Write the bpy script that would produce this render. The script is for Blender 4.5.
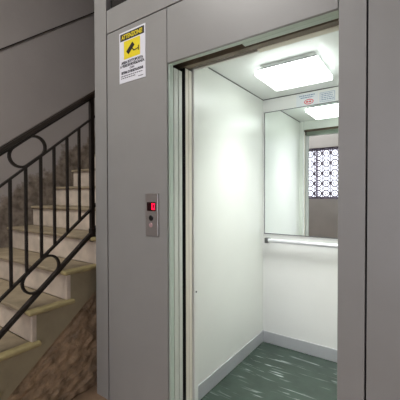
import bpy, bmesh, math, random
from mathutils import Vector, Matrix, noise
random.seed(4)
for o in list(bpy.data.objects): bpy.data.objects.remove(o)
S = bpy.context.scene
COL = S.collection
R = math.radians

# ------------------------------------------------------------- camera
cd = bpy.data.cameras.new('camera'); cam = bpy.data.objects.new('camera', cd); COL.objects.link(cam)
cam.location = (0, 0, 1.28)
cam.rotation_euler = (Matrix.Rotation(R(35.2), 3, 'Z') @ Matrix.Rotation(R(90-.9), 3, 'X') @ Matrix.Rotation(R(-.12), 3, 'Z')).to_euler()
cd.sensor_width = 36; cd.lens = 36*314/400; cd.clip_start = .02
S.camera = cam
# ------------------------------------------------------------- sky, daylight, exposure
W = bpy.data.worlds.new('sky'); S.world = W; W.use_nodes = True
bg = W.node_tree.nodes['Background']; bg.inputs[0].default_value = (.95, .94, 1, 1); bg.inputs[1].default_value = 3.0
def portal(name, x0, x1, z0, z1, y):
    l = bpy.data.lights.new(name, 'AREA'); l.shape = 'RECTANGLE'; l.size = x1-x0; l.size_y = z1-z0
    l.cycles.is_portal = True
    o = bpy.data.objects.new(name, l); COL.objects.link(o)
    o.location = ((x0+x1)/2, y, (z0+z1)/2); o.rotation_euler = (R(90), 0, R(180))   # shines along +Y
    return o
WX0, WX1, WZ0, WZ1 = -2.45, -.74, 1.19, 2.30
DX0, DX1, DZ1 = -.30, 1.30, 2.75
portal('window_daylight', WX0, WX1, WZ0, WZ1, -2.16)
portal('added_door_daylight', DX0, DX1, 0, DZ1, -2.16)  # sky portal for the added, unseen glazed door
def ceiling_area(name, loc, size, watts, col):
    l = bpy.data.lights.new(name, 'AREA'); l.shape = 'DISK'; l.size = size; l.energy = watts; l.color = col
    o = bpy.data.objects.new(name, l); COL.objects.link(o); o.location = loc; return o
ceiling_area('landing_fill', (-1.75, -1.0, 4.1), 1.4, 88, (1, .985, .94))  # unseen fill light added to brighten the landing, no fixture
vs = S.view_settings
S.display_settings.display_device = 'sRGB'
vs.view_transform = 'Standard'; vs.look = 'None'; vs.gamma = 1; vs.exposure = 0; vs.use_curve_mapping = False
LAMP = 5.6

# ------------------------------------------------------------- materials
def lin(c): return tuple(((v/255)/12.92 if v/255 <= .04045 else ((v/255+.055)/1.055)**2.4) for v in c)+(1,)
def mat(name, col, rough=.5, metal=0, var=.0, scale=8, bump=0, bscale=60, spec=.5, stretch=(1, 1, 1)):
    m = bpy.data.materials.new(name); m.use_nodes = True
    nt = m.node_tree; n = nt.nodes; b = n['Principled BSDF']
    b.inputs['Roughness'].default_value = rough; b.inputs['Metallic'].default_value = metal
    b.inputs['Specular IOR Level'].default_value = spec
    tc = n.new('ShaderNodeTexCoord'); mp = n.new('ShaderNodeMapping'); mp.inputs['Scale'].default_value = stretch
    nt.links.new(tc.outputs['Object'], mp.inputs[0])
    no = n.new('ShaderNodeTexNoise'); no.inputs['Scale'].default_value = scale; no.inputs['Detail'].default_value = 5
    nt.links.new(mp.outputs[0], no.inputs['Vector'])
    cr = n.new('ShaderNodeValToRGB'); c = lin(col)
    cr.color_ramp.elements[0].position = .3; cr.color_ramp.elements[1].position = .7
    cr.color_ramp.elements[0].color = tuple(max(0, v*(1-var)) for v in c[:3])+(1,)
    cr.color_ramp.elements[1].color = tuple(min(1, v*(1+var)) for v in c[:3])+(1,)
    nt.links.new(no.outputs['Fac'], cr.inputs[0]); nt.links.new(cr.outputs[0], b.inputs['Base Color'])
    if bump:
        n2 = n.new('ShaderNodeTexNoise'); n2.inputs['Scale'].default_value = bscale; n2.inputs['Detail'].default_value = 6
        nt.links.new(mp.outputs[0], n2.inputs['Vector'])
        bu = n.new('ShaderNodeBump'); bu.inputs['Strength'].default_value = bump; bu.inputs['Distance'].default_value = .01
        nt.links.new(n2.outputs['Fac'], bu.inputs['Height']); nt.links.new(bu.outputs[0], b.inputs['Normal'])
    return m
def emit(name, col, strength):
    m = bpy.data.materials.new(name); m.use_nodes = True; b = m.node_tree.nodes['Principled BSDF']
    b.inputs['Base Color'].default_value = lin(col); b.inputs['Emission Color'].default_value = lin(col)
    b.inputs['Emission Strength'].default_value = strength
    return m

M = {}
M['grey'] = mat('grey_painted_steel', (145, 144, 141), .33, 0, .03, 5, .06, 220)
M['gap'] = mat('dark_backing', (22, 21, 20), .8)
M['reveal'] = mat('pale_frame_steel', (198, 212, 198), .35, 0, .03, 5)
M['doorpaint'] = mat('pale_door_paint', (218, 222, 212), .35, 0, .02, 5)
M['cream'] = mat('cream_car_paint', (236, 230, 214), .35, 0, .02, 5)
M['laminate'] = mat('white_green_laminate', (240, 242, 236), .3, 0, .015, 3, .02, 40)
M['white'] = mat('white_laminate', (242, 242, 239), .3, 0, .015, 3)
M['ceil'] = mat('white_ceiling_panel', (240, 243, 240), .4, 0, .01, 3)
M['kick'] = mat('brushed_steel_skirting', (204, 205, 208), .40, .35, .05, 6, .05, 300, stretch=(1, 1, .05))
M['track'] = mat('dark_track_metal', (124, 110, 94), .55, .1, .15, 10)
M['chrome'] = mat('brushed_aluminium', (228, 228, 232), .32, .5, .02, 20)
M['bracket'] = mat('dull_bracket', (105, 105, 105), .4, .6)
M['housing'] = mat('lamp_rim_grey', (110, 112, 110), .5)
M['diff'] = emit('lit_diffuser', (248, 255, 253), LAMP)
M['iron'] = mat('dark_brown_iron', (40, 33, 28), .5, .2, .25, 30, .15, 120)
M['woodrail'] = mat('dark_handrail', (46, 36, 29), .4, 0, .2, 20, .1, 60, stretch=(1, .1, .1))
M['steelplate'] = mat('brushed_call_plate', (150, 144, 140), .35, .5, .04, 8, .04, 300, stretch=(1, 1, .05))
M['black'] = mat('black_plastic', (14, 13, 13), .35)
M['dispglass'] = mat('dark_red_display', (38, 6, 12), .2)
M['red'] = emit('red_led', (255, 20, 70), 1.6)
M['pink'] = mat('pale_pink_button', (196, 160, 162), .3, .2)
M['paper'] = mat('white_sign_plastic', (226, 226, 232), .4, 0, .01, 5)
M['yellow'] = mat('yellow_print', (236, 214, 20), .4, 0, .02, 6)
M['ink'] = mat('dark_ink', (30, 28, 44), .5)
M['redink'] = mat('red_ink', (226, 70, 84), .5)
M['blueink'] = mat('pale_blue_ink', (140, 158, 186), .5)
M['film'] = mat('clear_sticker', (240, 243, 246), .25)
M['tread'] = mat('worn_stone_tread', (150, 136, 112), .6, 0, .22, 9, .15, 60)
M['riser'] = mat('pale_marble_riser', (202, 188, 172), .45, 0, .2, 9, .05, 30)
M['nose'] = mat('yellowed_tread_edge', (166, 152, 108), .55, 0, .22, 14, .12, 60)
M['stringer'] = mat('stained_stringer_plaster', (154, 143, 116), .8, 0, .16, 5, .2, 40)
M['plaster'] = mat('grey_plaster', (150, 144, 140), .85, 0, .05, 2, .12, 25)
M['backplaster'] = mat('pale_grey_plaster', (190, 186, 187), .85, 0, .06, 3, .12, 25)
M['ceilroom'] = mat('pale_ceiling', (190, 186, 180), .9, 0, .03, 2)
M['floor'] = mat('brown_stone_floor', (140, 116, 94), .55, 0, .18, 6, .1, 40)
M['lavender'] = mat('white_window_frame', (232, 230, 238), .5)
M['grilleiron'] = mat('grey_grille_iron', (120, 110, 128), .5, .2)

def glass_mat(name, tint, gloss):
    m = bpy.data.materials.new(name); m.use_nodes = True; nt = m.node_tree; n = nt.nodes
    n.remove(n['Principled BSDF'])
    t = n.new('ShaderNodeBsdfTransparent'); t.inputs[0].default_value = tint
    g = n.new('ShaderNodeBsdfGlossy'); g.inputs['Roughness'].default_value = .03
    mx = n.new('ShaderNodeMixShader'); mx.inputs[0].default_value = gloss
    nt.links.new(t.outputs[0], mx.inputs[1]); nt.links.new(g.outputs[0], mx.inputs[2])
    nt.links.new(mx.outputs[0], n['Material Output'].inputs[0]); return m
M['pane'] = glass_mat('window_glass', (.97, .97, 1, 1), .05)
M['darkglass'] = mat('dark_transom_glass', (16, 15, 14), .12, 0, 0)
def mirror_mat():
    m = bpy.data.materials.new('mirror_glass'); m.use_nodes = True; b = m.node_tree.nodes['Principled BSDF']
    b.inputs['Base Color'].default_value = (.86, .90, .88, 1); b.inputs['Metallic'].default_value = 1; b.inputs['Roughness'].default_value = 0
    return m
M['mirror'] = mirror_mat()

def stairwell_mat():
    # grey plaster, flaked and dirty in a ragged band that climbs with the steps
    m = mat('stairwell_plaster', (166, 160, 156), .85, 0, .05, 2, .15, 25)
    nt = m.node_tree; n = nt.nodes; b = n['Principled BSDF']
    clean = [l for l in nt.links if l.to_socket == b.inputs['Base Color']][0].from_socket
    geo = n.new('ShaderNodeNewGeometry'); sx = n.new('ShaderNodeSeparateXYZ'); nt.links.new(geo.outputs['Position'], sx.inputs[0])
    mu = n.new('ShaderNodeMath'); mu.operation = 'MULTIPLY_ADD'; mu.inputs[1].default_value = -.82
    nt.links.new(sx.outputs['Y'], mu.inputs[0]); nt.links.new(sx.outputs['Z'], mu.inputs[2])
    no = n.new('ShaderNodeTexNoise'); no.inputs['Scale'].default_value = 4.5; no.inputs['Detail'].default_value = 7; no.inputs['Roughness'].default_value = .65
    nt.links.new(geo.outputs['Position'], no.inputs['Vector'])
    ad = n.new('ShaderNodeMath'); ad.operation = 'MULTIPLY_ADD'; ad.inputs[1].default_value = .75; nt.links.new(no.outputs['Fac'], ad.inputs[0]); nt.links.new(mu.outputs[0], ad.inputs[2])
    r = n.new('ShaderNodeMapRange'); r.inputs[1].default_value = .50; r.inputs[2].default_value = .58; r.inputs[3].default_value = 1; r.inputs[4].default_value = 0
    nt.links.new(ad.outputs[0], r.inputs[0])
    d = n.new('ShaderNodeTexNoise'); d.inputs['Scale'].default_value = 14; d.inputs['Detail'].default_value = 6; nt.links.new(geo.outputs['Position'], d.inputs['Vector'])
    cr = n.new('ShaderNodeValToRGB'); cr.color_ramp.elements[0].position = .35; cr.color_ramp.elements[1].position = .7
    cr.color_ramp.elements[0].color = lin((96, 86, 76)); cr.color_ramp.elements[1].color = lin((150, 139, 126))
    nt.links.new(d.outputs['Fac'], cr.inputs[0])
    mx = n.new('ShaderNodeMix'); mx.data_type = 'RGBA'
    nt.links.new(r.outputs[0], mx.inputs[0]); nt.links.new(clean, mx.inputs[6]); nt.links.new(cr.outputs[0], mx.inputs[7])
    nt.links.new(mx.outputs[2], b.inputs['Base Color']); return m
M['stairwell'] = stairwell_mat()

def rubble_mat():
    m = mat('rubble_stone', (162, 138, 110), .9, 0, .45, 17, .8, 45)
    nt = m.node_tree; n = nt.nodes; b = n['Principled BSDF']
    base = [l for l in nt.links if l.to_socket == b.inputs['Base Color']][0].from_socket
    tc = n.new('ShaderNodeTexCoord'); mp = n.new('ShaderNodeMapping'); mp.inputs['Scale'].default_value = (1, 1, 1.7); mp.inputs['Rotation'].default_value = (R(-22), 0, 0)
    nt.links.new(tc.outputs['Object'], mp.inputs[0])
    dn = n.new('ShaderNodeTexNoise'); dn.inputs['Scale'].default_value = 7; nt.links.new(mp.outputs[0], dn.inputs['Vector'])
    vm = n.new('ShaderNodeVectorMath'); vm.operation = 'MULTIPLY_ADD'; vm.inputs[1].default_value = (.12, .12, .12)
    nt.links.new(dn.outputs['Color'], vm.inputs[0]); nt.links.new(mp.outputs[0], vm.inputs[2])
    v = n.new('ShaderNodeTexVoronoi'); v.feature = 'DISTANCE_TO_EDGE'; v.inputs['Scale'].default_value = 11
    nt.links.new(vm.outputs[0], v.inputs['Vector'])
    r = n.new('ShaderNodeMapRange'); r.inputs[1].default_value = .0; r.inputs[2].default_value = .055; r.inputs[3].default_value = .45; r.inputs[4].default_value = 0
    nt.links.new(v.outputs['Distance'], r.inputs[0])
    pn = n.new('ShaderNodeTexNoise'); pn.inputs['Scale'].default_value = 5; nt.links.new(tc.outputs['Object'], pn.inputs['Vector'])
    pr = n.new('ShaderNodeMapRange'); pr.inputs[1].default_value = .42; pr.inputs[2].default_value = .62; nt.links.new(pn.outputs['Fac'], pr.inputs[0])
    ml = n.new('ShaderNodeMath'); ml.operation = 'MULTIPLY'; nt.links.new(r.outputs[0], ml.inputs[0]); nt.links.new(pr.outputs[0], ml.inputs[1])
    mx = n.new('ShaderNodeMix'); mx.data_type = 'RGBA'; mx.inputs[7].default_value = lin((172, 154, 134))
    nt.links.new(ml.outputs[0], mx.inputs[0]); nt.links.new(base, mx.inputs[6]); nt.links.new(mx.outputs[2], b.inputs['Base Color'])
    return m
M['rubble'] = rubble_mat()

def carfloor_mat():
    # dark green resilient flooring with pale streaks running across the car
    m = mat('streaked_green_floor', (62, 77, 68), .2, 0, .18, 6, .03, 30)
    nt = m.node_tree; n = nt.nodes; b = n['Principled BSDF']
    base = [l for l in nt.links if l.to_socket == b.inputs['Base Color']][0].from_socket
    tc = n.new('ShaderNodeTexCoord'); mp = n.new('ShaderNodeMapping'); mp.inputs['Scale'].default_value = (2.4, 24, 1); mp.inputs['Rotation'].default_value = (0, 0, R(4))
    nt.links.new(tc.outputs['Object'], mp.inputs[0])
    no = n.new('ShaderNodeTexNoise'); no.inputs['Scale'].default_value = 1.4; no.inputs['Detail'].default_value = 4; no.inputs['Distortion'].default_value = 1.0
    nt.links.new(mp.outputs[0], no.inputs['Vector'])
    r = n.new('ShaderNodeMapRange'); r.inputs[1].default_value = .585; r.inputs[2].default_value = .69; r.inputs[3].default_value = 0; r.inputs[4].default_value = .7
    nt.links.new(no.outputs['Fac'], r.inputs[0])
    mx = n.new('ShaderNodeMix'); mx.data_type = 'RGBA'; mx.inputs[7].default_value = lin((205, 216, 212))
    n3 = n.new('ShaderNodeTexNoise'); n3.inputs['Scale'].default_value = 3.2; n3.inputs['Detail'].default_value = 2; nt.links.new(tc.outputs['Object'], n3.inputs['Vector'])
    r3 = n.new('ShaderNodeMapRange'); r3.inputs[1].default_value = .42; r3.inputs[2].default_value = .60; r3.inputs[3].default_value = .12; nt.links.new(n3.outputs['Fac'], r3.inputs[0])
    mm = n.new('ShaderNodeMath'); mm.operation = 'MULTIPLY'; nt.links.new(r.outputs[0], mm.inputs[0]); nt.links.new(r3.outputs[0], mm.inputs[1])
    nt.links.new(mm.outputs[0], mx.inputs[0]); nt.links.new(base, mx.inputs[6]); nt.links.new(mx.outputs[2], b.inputs['Base Color'])
    return m
M['carfloor'] = carfloor_mat()

# ------------------------------------------------------------- mesh helpers
def box(bm, x0, x1, y0, y1, z0, z1, bev=0, seg=2):
    vs_ = [bm.verts.new((x, y, z)) for x in (x0, x1) for y in (y0, y1) for z in (z0, z1)]
    idx = [(0, 1, 3, 2), (4, 6, 7, 5), (0, 4, 5, 1), (2, 3, 7, 6), (0, 2, 6, 4), (1, 5, 7, 3)]
    fs = [bm.faces.new([vs_[i] for i in f]) for f in idx]
    if bev:
        es = set(e for f in fs for e in f.edges)
        bmesh.ops.bevel(bm, geom=list(es), offset=bev, segments=seg, profile=.5, affect='EDGES')
    return bm
def bx(*a, **k): return box(bmesh.new(), *a, **k)
def tube(bm, pts, r, sides=10, closed=False, flat=None):
    """round (or, with flat=(half width along X, half height), rectangular) bar along pts"""
    pts = [Vector(p) for p in pts]; n = len(pts); rings = []
    for i, p in enumerate(pts):
        if closed: t = pts[(i+1) % n]-pts[i-1]
        else: t = pts[min(i+1, n-1)]-pts[max(i-1, 0)]
        t.normalize()
        a = Vector((1, 0, 0)) if abs(t.x) < .9 else Vector((0, 0, 1))
        a = (a - t*a.dot(t)).normalized(); b = t.cross(a)
        if flat: prof = [(flat[0], flat[1]), (-flat[0], flat[1]), (-flat[0], -flat[1]), (flat[0], -flat[1])]
        else: prof = [(r*math.cos(2*math.pi*k/sides), r*math.sin(2*math.pi*k/sides)) for k in range(sides)]
        rings.append([bm.verts.new(p+a*u+b*v) for u, v in prof])
    m = len(rings[0])
    for i in range(n if closed else n-1):
        A, B = rings[i], rings[(i+1) % n]
        for k in range(m): bm.faces.new((A[k], A[(k+1) % m], B[(k+1) % m], B[k]))
    if not closed: bm.faces.new(rings[0][::-1]); bm.faces.new(rings[-1])
    return bm
def disc(bm, c, r, th, sides=28, dome=.0):
    """short round button whose face looks to -Y"""
    x, y, z = c; prof = [(r, 0), (r, -th*.7), (r*.85, -th), (r*.4, -th-dome)]
    rings = [[bm.verts.new((x+q*math.cos(2*math.pi*k/sides), y+d, z+q*math.sin(2*math.pi*k/sides))) for k in range(sides)] for q, d in prof]
    for A, B in zip(rings, rings[1:]):
        for k in range(sides): bm.faces.new((A[k], A[(k+1) % sides], B[(k+1) % sides], B[k]))
    bm.faces.new(rings[0][::-1]); bm.faces.new(rings[-1]); return bm
def prism(bm, poly, x0, x1):
    """polygon in (Y,Z), extruded along X"""
    A = [bm.verts.new((x0, y, z)) for y, z in poly]; B = [bm.verts.new((x1, y, z)) for y, z in poly]; n = len(poly)
    bm.faces.new(A); bm.faces.new(B[::-1])
    for i in range(n): bm.faces.new((A[i], B[i], B[(i+1) % n], A[(i+1) % n]))
    return bm
def prism_xz(bm, poly, y0, y1):
    A = [bm.verts.new((x, y0, z)) for x, z in poly]; B = [bm.verts.new((x, y1, z)) for x, z in poly]; n = len(poly)
    bm.faces.new(A); bm.faces.new(B[::-1])
    for i in range(n): bm.faces.new((A[i], B[i], B[(i+1) % n], A[(i+1) % n]))
    return bm
def obj(name, bm, m, parent=None, smooth=False, label=None):
    bmesh.ops.recalc_face_normals(bm, faces=bm.faces)
    me = bpy.data.meshes.new(name); bm.to_mesh(me); bm.free()
    o = bpy.data.objects.new(name, me); COL.objects.link(o); me.materials.append(M[m])
    if smooth:
        for p in me.polygons: p.use_smooth = True
    if parent: attach(o, parent)
    if label: o['label'] = label
    return o
def attach(o, parent):
    o.parent = parent; o.matrix_parent_inverse = Matrix.Identity(4)
    root = Vector(parent.location); q = parent.parent
    while q: root += Vector(q.location); q = q.parent
    if o.type == 'MESH': o.data.transform(Matrix.Translation(-root))
def thing(name, label, cat, loc, group=None):
    o = bpy.data.objects.new(name, None); COL.objects.link(o); o.empty_display_size = .1
    o.location = loc; o['label'] = label; o['category'] = cat
    if group: o['group'] = group
    return o
def tag(o, label, cat, group=None):
    o['label'] = label; o['category'] = cat
    if group: o['group'] = group
    return o
def struct(o, label, cat):
    o['kind'] = 'structure'; o['label'] = label; o['category'] = cat; return o
def sroot(name, label, cat, loc=(0, 0, 0)):
    o = thing(name, label, cat, loc); o['kind'] = 'structure'; return o
def print_bm(bm, x0, x1, z, h, y):
    # a line of print too small to read: a row of word-length dashes
    x = x0
    while x < x1-.003:
        w_ = min(random.uniform(.008, .020), x1-x); box(bm, x, x+w_, y, y+.0004, z, z+h); x += w_+.004
    return bm
def text_bm(bm, s, x, z, size, y, align='CENTER', squeeze=1, ext=.0003, bold=0):
    cu = bpy.data.curves.new('t', 'FONT'); cu.body = s; cu.size = size; cu.align_x = align; cu.extrude = ext; cu.offset = bold
    t = bpy.data.objects.new('t', cu); COL.objects.link(t)
    dg = bpy.context.evaluated_depsgraph_get(); me = bpy.data.meshes.new_from_object(t.evaluated_get(dg))
    me.transform(Matrix.Translation((x, y, z)) @ Matrix.Rotation(R(90), 4, 'X') @ Matrix.Diagonal((squeeze, 1, 1, 1)))
    bm.from_mesh(me); bpy.data.objects.remove(t); bpy.data.curves.remove(cu); bpy.data.meshes.remove(me)
    return bm

# ============================================================= the landing
FY = 1.26                       # face of the lift front
XL, XR, YB, YE, ZC = -3.0, 1.7, -2.0, 3.4, 4.2
fb = bx(XL, XR, YB, FY+.02, -.4, 0); box(fb, XL, -1.68, FY+.02, YE, -.4, 0); box(fb, -1.68, XR, FY+.02, YE, -.5, -.4)
struct(obj('floor', fb, 'floor'), 'brown stone landing floor in front of the lift', 'floor')
struct(obj('ceiling', bx(XL-.2, XR+.2, YB-.2, YE+.2, ZC, ZC+.15), 'ceilroom'), 'pale ceiling high above the landing', 'ceiling')
struct(obj('wall_left', bx(XL-.2, XL, YB-.2, YE, -.15, ZC), 'stairwell'), 'grey plaster stairwell wall with flaking dirty lower part', 'wall')
struct(obj('wall_right', bx(XR, XR+.2, YB-.2, YE, -.15, ZC), 'plaster'), 'grey plaster wall at the right of the landing', 'wall')
struct(obj('wall_far', bx(XL-.2, XR+.2, YE, YE+.2, -.15, ZC), 'plaster'), 'grey wall at the top end of the stairwell', 'wall')
wb = bmesh.new()
box(wb, XL, WX0, YB-.2, YB, -.15, ZC); box(wb, WX1, DX0, YB-.2, YB, -.15, ZC); box(wb, DX1, XR, YB-.2, YB, -.15, ZC)
box(wb, WX0, WX1, YB-.2, YB, -.15, WZ0); box(wb, WX0, WX1, YB-.2, YB, WZ1, ZC); box(wb, DX0, DX1, YB-.2, YB, DZ1, ZC)
struct(obj('wall_back', wb, 'backplaster'), 'grey wall with a barred window, seen in the mirror', 'wall')
# thin dark line climbing the stairwell wall parallel to the steps
tl = tube(bmesh.new(), [(XL+.004, .1, 2.534+.80*(.1-1.23)), (XL+.004, 3.2, 2.534+.80*(3.2-1.23))], 0, flat=(.004, .0045))
struct(obj('trim_1', tl, 'iron'), 'thin dark line sloping up across the grey stairwell wall', 'trim')

# window in the back wall and its wrought iron grille
win = sroot('window_1', 'bright white window behind a scrolled grille, seen in the mirror', 'window', ((WX0+WX1)/2, YB-.1, WZ0))
f = bmesh.new(); yf0, yf1 = YB-.14, YB-.08
box(f, WX0, WX0+.05, yf0, yf1, WZ0, WZ1); box(f, WX1-.05, WX1, yf0, yf1, WZ0, WZ1)
box(f, WX0, WX1, yf0, yf1, WZ0, WZ0+.05); box(f, WX0, WX1, yf0, yf1, WZ1-.05, WZ1); box(f, -1.91, -1.87, yf0, yf1, WZ0, WZ1)
obj('window_frame', f, 'lavender', win)
obj('glass_pane', bx(WX0+.05, WX1-.05, YB-.112, YB-.108, WZ0+.05, WZ1-.05), 'pane', win)
gr = thing('window_grille', 'wrought iron grille of rings and scrolls in front of the bright window', 'window grille', ((WX0+WX1)/2, YB-.04, WZ0))
b = bmesh.new()
b.free()
for z in (WZ0+.01, WZ1-.01): obj('rail', tube(bmesh.new(), [(WX0, YB-.04, z), (WX1, YB-.04, z)], .010, 8), 'grilleiron', gr)
ncol = 10; cw = (WX1-WX0)/ncol
for i in range(ncol+1):
    x = WX0+.006+(WX1-WX0-.012)*i/ncol
    obj('bar', tube(bmesh.new(), [(x, YB-.04, WZ0+.01), (x, YB-.04, WZ1-.01)], .009, 8), 'grilleiron', gr)
nrow = 5; rh = (WZ1-WZ0-.02)/nrow
for i in range(ncol):
    for j in range(nrow):
        cx, cz = WX0+cw*(i+.5), WZ0+.01+rh*(j+.5); b = bmesh.new()
        rr = cw*.40
        tube(b, [(cx+rr*math.cos(t*.2618), YB-.04, cz+rr*math.sin(t*.2618)) for t in range(24)], .0125, 6, closed=True)
        tube(b, [(cx+rr*.42*math.cos(t*.5236), YB-.04, cz+rr*.42*math.sin(t*.5236)) for t in range(12)], .009, 6, closed=True)
        for s in (-1, 1):       # C curls above and below each ring
            q = rh/2-rr
            tube(b, [(cx+cw*.36*math.cos(t), YB-.04, cz+s*(rh/2-q*math.sin(t))) for t in [k*math.pi/12 for k in range(13)]], .009, 6)
        obj('scroll', b, 'grilleiron', gr)
# glazed door added out of view to let more daylight into the landing
dr = sroot('added_door', 'unseen glazed door added in the back wall for daylight', 'door', ((DX0+DX1)/2, YB-.1, 0))
b = bmesh.new()
for x in (DX0, (DX0+DX1)/2-.03, DX1-.06): box(b, x, x+.06, YB-.14, YB-.08, 0, DZ1)
for z in (0, DZ1-.06): box(b, DX0, DX1, YB-.14, YB-.08, z, z+.06)
obj('door_frame', b, 'grey', dr)
obj('glass_pane', bx(DX0+.06, DX1-.06, YB-.112, YB-.108, .06, DZ1-.06), 'pane', dr)

# ============================================================= staircase
SX = -1.77
def rY(k): return .877+.2117*k
def tZ(k): return .640+.181*k
K0, K1 = -3, 8
st = thing('staircase', 'worn stone staircase with pale risers climbing beside the lift', 'staircase', (-2.4, rY(K0), 0))
for k in range(K0, K1+1):
    y, z = rY(k), tZ(k); zlow = tZ(k-1)-.001 if k > K0 else 0
    b = bx(XL+.002, SX+.004, y, y+.03, zlow, z-.022, bev=.006)
    obj('riser', b, 'riser', st)
    b = bx(XL+.002, SX+.002, y-.022, rY(k+1)+.002, z-.024, z, bev=.008, seg=3)
    tr = obj('tread', b, 'tread', st)
    b = bx(SX-.03, SX+.03, y-.024, rY(k+1)+.045, z-.026, z+.001, bev=.010, seg=3)
    obj('tread_end', b, 'nose', tr, label='yellowed worn end of the tread')
zl = lambda y: .213+.785*(y-.751)
poly = []
for k in range(K0, K1+1): poly += [(rY(k)+.004, (tZ(k-1)-.026) if k > K0 else 0), (rY(k)+.004, tZ(k)-.026)]
poly += [(rY(K1+1), tZ(K1)-.026), (rY(K1+1), zl(rY(K1+1))), (.4797, 0)]
obj('stringer', prism(bmesh.new(), poly, SX-.10, SX), 'stringer', st)
# body of the flight beneath the steps
poly = [(rY(K0)+.03, 0)]
for k in range(K0, K1+1): poly += [(rY(k)+.03, tZ(k)-.025), (rY(k+1)+.03, tZ(k)-.025)]
poly += [(rY(K1+1)+.03, 0)]
obj('core', prism(bmesh.new(), poly, XL+.002, SX-.101), 'stringer', st)

# rubble wall under the stringer, real relief
def rubble():
    bm = bmesh.new(); NY, NZ = 150, 64; y0, y1 = .49, 3.0; g = []
    for i in range(NY+1):
        y = y0+(y1-y0)*i/NY; top = min(zl(y), 2.4); row = []
        for j in range(NZ+1):
            z = top*j/NZ
            p = Vector((0, y, z*1.6)); w = noise.noise(p*9)*.05
            d = noise.voronoi(Vector((0, y*.93+z*.37+w, (z*.93-y*.37)*1.7+w))*12)[0]
            e = min(1, (d[1]-d[0])*3)
            h = .010*e+.012*noise.fractal(p*20, 1, 2, 4)
            h *= min(1, (NZ-j)/3+.25)
            row.append(bm.verts.new((SX-.022+h, y, z)))
        g.append(row)
    for i in range(NY):
        for j in range(NZ): bm.faces.new((g[i][j], g[i+1][j], g[i+1][j+1], g[i][j+1]))
    # back and edges
    A = [bm.verts.new((SX-.09, y0+(y1-y0)*i/NY, 0)) for i in range(NY+1)]
    B = [bm.verts.new((SX-.09, y0+(y1-y0)*i/NY, min(zl(y0+(y1-y0)*i/NY), 2.4))) for i in range(NY+1)]
    for i in range(NY):
        bm.faces.new((A[i], B[i], B[i+1], A[i+1]))
        bm.faces.new((g[i][0], A[i], A[i+1], g[i+1][0])); bm.faces.new((g[i][NZ], g[i+1][NZ], B[i+1], B[i]))
    return bm
struct(obj('wall_stair', rubble(), 'rubble', smooth=True), 'rough brown rubble stone wall under the staircase', 'wall')

# ============================================================= stair railing
RX = -1.80
ra = thing('stair_railing', 'dark iron stair railing with plain bars and two oval rings', 'railing', (RX, .3, 0))
L_top = lambda y: 1.515+.774*(y-.738)
L_sec = lambda y: 1.327+.823*(y-.738)
L_low = lambda y: .737+.814*(y-.738)
L_bot = lambda y: .554+.850*(y-.738)
ya, yb = .27, 1.62
def line(fz, n=2): return [(RX, ya+(yb-ya)*i/n, fz(ya+(yb-ya)*i/n)) for i in range(n+1)]
b = tube(bmesh.new(), line(L_top), 0, flat=(.022, .013)); bmesh.ops.bevel(b, geom=b.edges[:], offset=.006, segments=2, affect='EDGES')
h = obj('top_rail', b, 'woodrail', ra)
obj('flat_bar', tube(bmesh.new(), line(lambda y: L_top(y)-.025), 0, flat=(.016, .005)), 'iron', h)
obj('upper_rail', tube(bmesh.new(), line(L_sec), 0, flat=(.010, .0055)), 'iron', ra)
obj('lower_rail', tube(bmesh.new(), line(L_low), 0, flat=(.010, .0065)), 'iron', ra)
obj('bottom_rail', tube(bmesh.new(), line(L_bot), 0, flat=(.014, .0105)), 'iron', ra)
for y in [.618, .703, .788, .870, .955, 1.036, 1.121, 1.205, 1.384, 1.468, 1.55, .533, .448, .363]:
    obj('baluster', bx(RX-.007, RX+.007, y-.007, y+.007, L_low(y), L_sec(y)), 'iron', ra)
for y in (.285, 1.299):
    b = bx(RX-.013, RX+.013, y-.013, y+.013, L_bot(y)-.06, L_top(y)-.02); 
    box(b, RX-.018, RX+.018, y-.018, y+.018, L_bot(y)-.03, L_bot(y)+.03, bev=.006)
    obj('newel', b, 'iron', ra)
def oval(y0, y1, lo, hi, wob):
    """stadium ring lying between two sloping rails"""
    c = Vector((RX, (y0+y1)/2, (lo((y0+y1)/2)+hi((y0+y1)/2))/2)); sl = (lo(y1)-lo(y0)+hi(y1)-hi(y0))/(2*(y1-y0))
    u = Vector((0, 1, sl)).normalized(); v = Vector((0, -u.z, u.y)); r = (hi(c.y)-lo(c.y))/2*u.y-.004
    half = (y1-y0)/2-r
    half = max(.02, half/u.y*wob); P = []
    for k in range(13): a = -math.pi/2+math.pi*k/12; P.append(c+u*(half+r*math.cos(a))+v*(r*math.sin(a)))
    for k in range(13): a = math.pi/2+math.pi*k/12; P.append(c+u*(-half+r*math.cos(a))+v*(r*math.sin(a)))
    return tube(bmesh.new(), P, 0, closed=True, flat=(.009, .0065))
obj('oval_ring', oval(.785, .982, L_sec, lambda y: L_top(y)-.022, 1), 'iron', ra)
obj('oval_ring', oval(.845, 1.06, L_bot, L_low, 1), 'iron', ra)

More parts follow.
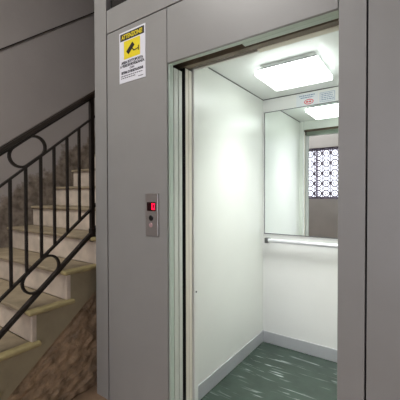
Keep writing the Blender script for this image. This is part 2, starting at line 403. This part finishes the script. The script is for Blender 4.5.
# ============================================================= lift front (metal cladding of the shaft)
wf = sroot('wall_front', 'grey painted metal front of the lift shaft', 'wall', (-.7, FY, 0))
G = .003
P0, P1, JL, JR, SR = -1.703, -1.588, -1.099, -.256, -.161
ZT, ZG, ZH = 2.267, 2.41, 1.974
TH = .014
def panel(name, x0, x1, z0, z1, y=FY, th=TH, m='grey'): return obj(name, bx(x0, x1, y, y+th, z0, z1, bev=.0015), m, wf)
panel('corner_post', P0, P1-G+.001, 0, ZC, FY-.004, .05)
panel('side_panel', P1+G, JL-G, .0, ZT-G)
panel('transom_bar', P1+.001, XR, ZT+G, ZG, FY-.001)
panel('header_panel', JL+G-.002, JR-G, ZH, ZT-G)
panel('door_stile', JR, SR-G, 0, ZT-G)
panel('right_panel', SR+G, XR, 0, ZT-G)
obj('transom_glass', bx(P1+.02, XR, FY+.02, FY+.03, ZG, 3.3), 'darkglass', wf)
panel('upper_panel', P1, XR, 3.3, ZC)
b = bmesh.new()
box(b, P1-.01, JL-.006, FY+TH+.001, FY+TH+.006, 0, ZT); box(b, JR+.006, XR, FY+TH+.001, FY+TH+.006, 0, ZT)
box(b, JL-.006, JR+.006, FY+TH+.001, FY+TH+.006, ZH+.09, ZT+.03); box(b, P1-.01, XR, FY+.034, FY+.04, ZT-.03, 3.32)
obj('backing', b, 'gap', wf)
obj('shaft_side', bx(P0+.01, P0+.04, FY+.05, 2.95, 0, ZC), 'grey', wf)
obj('shaft_rear', bx(P0+.01, XR, 2.9, 2.95, 0, ZC), 'gap', wf)
# reveal of the landing doorway
b = bx(JL-.02, JL+.005, FY+.0145, FY+.044, 0, ZH+.05, bev=.0015)
obj('door_jamb', b, 'reveal', wf); obj('door_jamb', bx(JR-.003, JR+.03, FY+.0145, FY+.12, 0, ZH+.05, bev=.0015), 'reveal', wf)
b = bx(JL, JR, FY+.0145, FY+.040, ZH, ZH+.08)
obj('header_soffit', b, 'reveal', wf)
obj('header_strip', bx(-.68, JR, FY+.042, FY+.073, ZH, ZH+.05, bev=.001), 'reveal', wf)
obj('door_track', bx(JL-.1, JR+.1, 1.342, 1.398, 2.05, 2.13), 'track', wf)
obj('door_track', bx(JL-.4, -.69, FY+.044, FY+.072, 2.03, 2.09), 'track', wf)
obj('landing_sill', bx(JL, JR, FY+.022, FY+.128, -.06, 0), 'kick', wf)
# sliding landing door, two leaves slid open behind the side panel
dd = sroot('door_2', 'pale sliding landing door, both leaves slid open at the left', 'door', (JL-.2, FY+.08, 0))
for y0, y1 in ((FY+.050, FY+.085), (FY+.092, FY+.121)):
    b = bx(JL-.42, JL+.005, y0, y1, .004, 1.968, bev=.003)
    obj('door_leaf', b, 'doorpaint', dd)

# ============================================================= lift car
CX0, CX1, CY0, CY1, CZ = -1.124, -.215, 1.52, 2.541, 2.10
car = thing('elevator_car', 'brightly lit white lift car with a dark green streaked floor', 'elevator', ((CX0+CX1)/2, (CY0+CY1)/2, 0))
obj('floor_covering', bx(CX0, CX1, 1.40, CY1, -.05, 0), 'carfloor', car)
obj('ceiling_panel', bx(CX0+.003, CX1-.003, CY0-.03, CY1-.003, CZ, CZ+.04), 'ceil', car)
obj('side_wall', bx(CX0-.03, CX0, CY0-.03, CY1+.03, 0, CZ+.03), 'laminate', car)
obj('side_wall', bx(CX1, CX1+.03, CY0-.03, CY1+.03, 0, CZ+.03), 'laminate', car)
obj('rear_wall', bx(CX0, CX1, CY1, CY1+.03, 0, CZ+.03), 'white', car)
# dark shadow-gap bead where walls meet the ceiling
b = bmesh.new()
box(b, CX0, CX0+.004, CY0, CY1, CZ-.006, CZ); box(b, CX0, CX1, CY1-.004, CY1, CZ-.006, CZ); box(b, CX1-.004, CX1, CY0, CY1, CZ-.006, CZ)
obj('ceiling_bead', b, 'bracket', car)
for a in ((CX0, CX0+.007, CY0, CY1), (CX0, CX1, CY1-.007, CY1), (CX1-.007, CX1, CY0, CY1)):
    obj('skirting', bx(*a, .004, .10, bev=.0015), 'kick', car)
for s in (0, 1):
    x0, x1 = (CX0-.03, -1.088) if s == 0 else (CX1-.045, CX1+.03)
    obj('front_return', bx(x0, x1, 1.482, CY0, 0, CZ, bev=.002), 'laminate', car)
sc = bmesh.new(); tube(sc, [(-1.090, 1.500, .707), (-1.084, 1.500, .707)], .005, 12); obj('screw', sc, 'bracket', car)
obj('door_header', bx(CX0-.03, CX1+.03, 1.486, 1.508, 2.010, CZ+.04, bev=.002), 'laminate', car)
obj('door_track', bx(JL-.1, JR+.1, 1.402, 1.442, 2.002, 2.13), 'track', car)
obj('header_strip', bx(-.673, CX1, 1.4435, 1.485, 2.000, 2.012, bev=.001), 'cream', car)
obj('car_sill', bx(CX0, CX1, 1.393, 1.399, -.05, 0), 'kick', car)
dl = bx(CX0-.4, -1.095, 1.413, 1.440, .004, 1.998, bev=.003); obj('car_door_leaf', dl, 'cream', car)
dl = bx(CX0-.4, -1.096, 1.444, 1.474, .004, 1.998, bev=.003); obj('car_door_leaf', dl, 'cream', car)

obj('gap_shade', bx(CX0-.3, -1.0965, 1.4085, 1.4125, .004, 1.998), 'black', car, label='black strip standing in for the shade in the door gap')  # added black strip: the gap's deep shade put into colour
# ceiling lamp
lp = thing('ceiling_lamp', 'square glowing white lamp on the lift car ceiling', 'ceiling light', (-.67, 1.975, CZ))
obj('base', bx(-.835, -.51, 1.86, 2.155, 2.0725, 2.0995, bev=.002), 'ceil', lp)
obj('rim', bx(-.853, -.492, 1.837, 2.178, 2.0618, 2.073, bev=.002), 'housing', lp)
obj('diffuser', bx(-.865, -.48, 1.825, 2.19, 2.03, 2.0615, bev=.006, seg=3), 'diff', lp)
ll = bpy.data.lights.new('lamp_light', 'AREA'); ll.shape = 'RECTANGLE'; ll.size = .36; ll.size_y = .34; ll.energy = 5.3; ll.color = (.975, 1, .985); ll.spread = R(104)
lo = bpy.data.objects.new('lamp_light', ll); COL.objects.link(lo); lo.parent = lp; lo.location = (-.0025, .0325, 2.027-CZ)

# mirror, handrail, stickers on the rear wall
mi = thing('mirror', 'wide frameless mirror on the rear wall of the lift car', 'mirror', (-.66, CY1, .948))
obj('mirror_glass', bx(-1.104, -.235, CY1-.006, CY1-.001, .952, 1.982), 'mirror', mi)
b = bmesh.new(); box(b, -1.107, -.232, CY1-.010, CY1-.0005, .947, .952); box(b, -1.108, -1.104, CY1-.009, CY1-.0005, .944, 1.986); box(b, -1.107, -.232, CY1-.009, CY1-.0005, 1.982, 1.986)
obj('edge_strip', b, 'bracket', mi)
hr = thing('handrail', 'silver handrail on the rear wall below the mirror', 'handrail', (-.66, CY1, .9))
b = bmesh.new(); tube(b, [(-1.062, 2.485, .898), (-.25, 2.485, .898)], .0165, 20); obj('bar', b, 'chrome', hr, smooth=False)
for x in (-1.062, -.25):
    b = bx(x-.014, x+.014, 2.462, 2.510, .876, .920, bev=.004); box(b, x-.010, x+.010, 2.505, CY1, .884, .912, bev=.002)
    obj('bracket', b, 'bracket', hr)
YS = CY1-.0015
s1 = thing('sticker', 'pale sticker with a red oval mark above the mirror', 'sticker', (-.749, CY1, 1.992))
obj('sheet', bx(-.835, -.664, YS, CY1-.0002, 1.987, 2.088), 'film', s1)
b = bmesh.new(); print_bm(b, -.81, -.69, 2.066, .008, YS-.0006); print_bm(b, -.80, -.70, 2.050, .008, YS-.0006); obj('printed_lines', b, 'blueink', s1)
b = bmesh.new(); tube(b, [(-.735+.034*math.cos(t*.2618), YS-.0008, 2.018+.018*math.sin(t*.2618)) for t in range(24)], .003, 6, closed=True)
print_bm(b, -.757, -.713, 2.0125, .011, YS-.0008); obj('oval_mark', b, 'redink', s1)
s2 = thing('sticker', 'white notice with small framed print, right of the red marked sticker', 'sticker', (-.595, CY1, 1.99))
obj('sheet', bx(-.657, -.536, YS, CY1-.0002, 1.988, 2.076), 'film', s2)
b = bmesh.new()
for a in ((-.650, -.648, 2.000, 2.070), (-.544, -.542, 2.000, 2.070), (-.650, -.542, 2.068, 2.070), (-.650, -.542, 2.000, 2.002)): box(b, a[0], a[1], YS-.0006, YS, a[2], a[3])
for i in range(4): print_bm(b, -.640, -.560+.004*i, 2.054-.014*i, .006, YS-.0006)
obj('printed_lines', b, 'blueink', s2)

# ============================================================= call panel
cp = thing('call_panel', 'brushed metal lift call panel with a red display', 'call panel', (-1.209, FY, 1.055))
obj('plate', bx(-1.258, -1.160, FY-.006, FY+.0005, 1.055, 1.290, bev=.002), 'steelplate', cp)
obj('edge_trim', bx(-1.1655, -1.1610, FY-.009, FY-.004, 1.058, 1.287, bev=.001), 'chrome', cp)
ds = obj('display', bx(-1.244, -1.178, FY-.0085, FY-.005, 1.194, 1.242, bev=.002), 'dispglass', cp)
b = bmesh.new(); X0, X1, Z0, Z1, q = -1.206, -1.184, 1.201, 1.235, .0055; yy0, yy1 = FY-.0092, FY-.0084
for a in ((X0, X0+q, Z0, Z1), (X1-q, X1, Z0, Z1), (X0, X1, Z0, Z0+q), (X0, X1, Z1-q, Z1)): box(b, a[0], a[1], yy0, yy1, a[2], a[3])
obj('digit', b, 'red', ds, label='glowing red digit 0')
obj('button', disc(bmesh.new(), (-1.213, FY-.005, 1.155), .0155, .006), 'black', cp, label='round black button')
obj('indicator', disc(bmesh.new(), (-1.2155, FY-.005, 1.115), .0125, .004), 'pink', cp, label='small pale pink indicator')

# ============================================================= warning sign
sx0, sx1, sz0, sz1 = -1.470, -1.255, 1.938, 2.234
sg = thing('warning_sign', 'white and yellow video surveillance warning sign on the grey panel', 'sign', ((sx0+sx1)/2, FY, sz0))
w, hh = sx1-sx0, sz1-sz0
X = lambda u: sx0+w*u
Z = lambda v: sz1-hh*v
obj('sheet', bx(sx0, sx1, FY-.0025, FY+.0005, sz0, sz1, bev=.0008), 'paper', sg)
y0, y1 = FY-.0032, FY-.002
bd = obj('header_band', bx(X(.045), X(.955), y0, y1, Z(.175), Z(.035)), 'black', sg)
obj('title', text_bm(bmesh.new(), 'ATTENZIONE!', X(.5), Z(.145), .034, y0-.0004, squeeze=.78, bold=.0010), 'yellow', bd, label='yellow lettering')
yp = obj('picture_field', bx(X(.19), X(.81), y0, y1, Z(.545), Z(.195)), 'yellow', sg)
b = bmesh.new(); c0, c1 = Vector((X(.33), Z(.435))), Vector((X(.565), Z(.29))); u = (c1-c0).normalized(); v = Vector((-u.y, u.x)); r = .0135
prism_xz(b, [tuple(c0-v*r), tuple(c1-v*r), tuple(c1+v*r), tuple(c0+v*r)], y0-.001, y0)
def bar(p, q, t):
    p, q = Vector(p), Vector(q); d = (q-p).normalized(); e = Vector((-d.y, d.x))*t
    prism_xz(b, [tuple(p-e), tuple(q-e), tuple(q+e), tuple(p+e)], y0-.001, y0)
bar((X(.50), Z(.365)), (X(.58), Z(.43)), .003); bar((X(.57), Z(.43)), (X(.75), Z(.41)), .0025); bar((X(.75), Z(.36)), (X(.75), Z(.455)), .003)
obj('camera_symbol', b, 'black', yp, label='black camera pictogram')
b = bmesh.new(); yt = FY-.0029
text_bm(b, 'AREA SOTTOPOSTA', X(.5), Z(.63), .0205, yt, squeeze=.95, bold=.0010)
text_bm(b, 'A VIDEOSORVEGLIANZA', X(.5), Z(.695), .0205, yt, squeeze=.87, bold=.0010)
text_bm(b, 'CON', X(.5), Z(.755), .0165, yt, bold=.0004)
text_bm(b, 'SISTEMA DI REGISTRAZIONE', X(.5), Z(.825), .0190, yt, squeeze=.74, bold=.0010)
print_bm(b, X(.07), X(.90), Z(.875), .0045, yt); print_bm(b, X(.07), X(.62), Z(.915), .0045, yt); print_bm(b, X(.74), X(.92), Z(.955), .0045, yt)
obj('lettering', b, 'ink', sg, label='dark printed lettering')
bpy.context.view_layer.update()
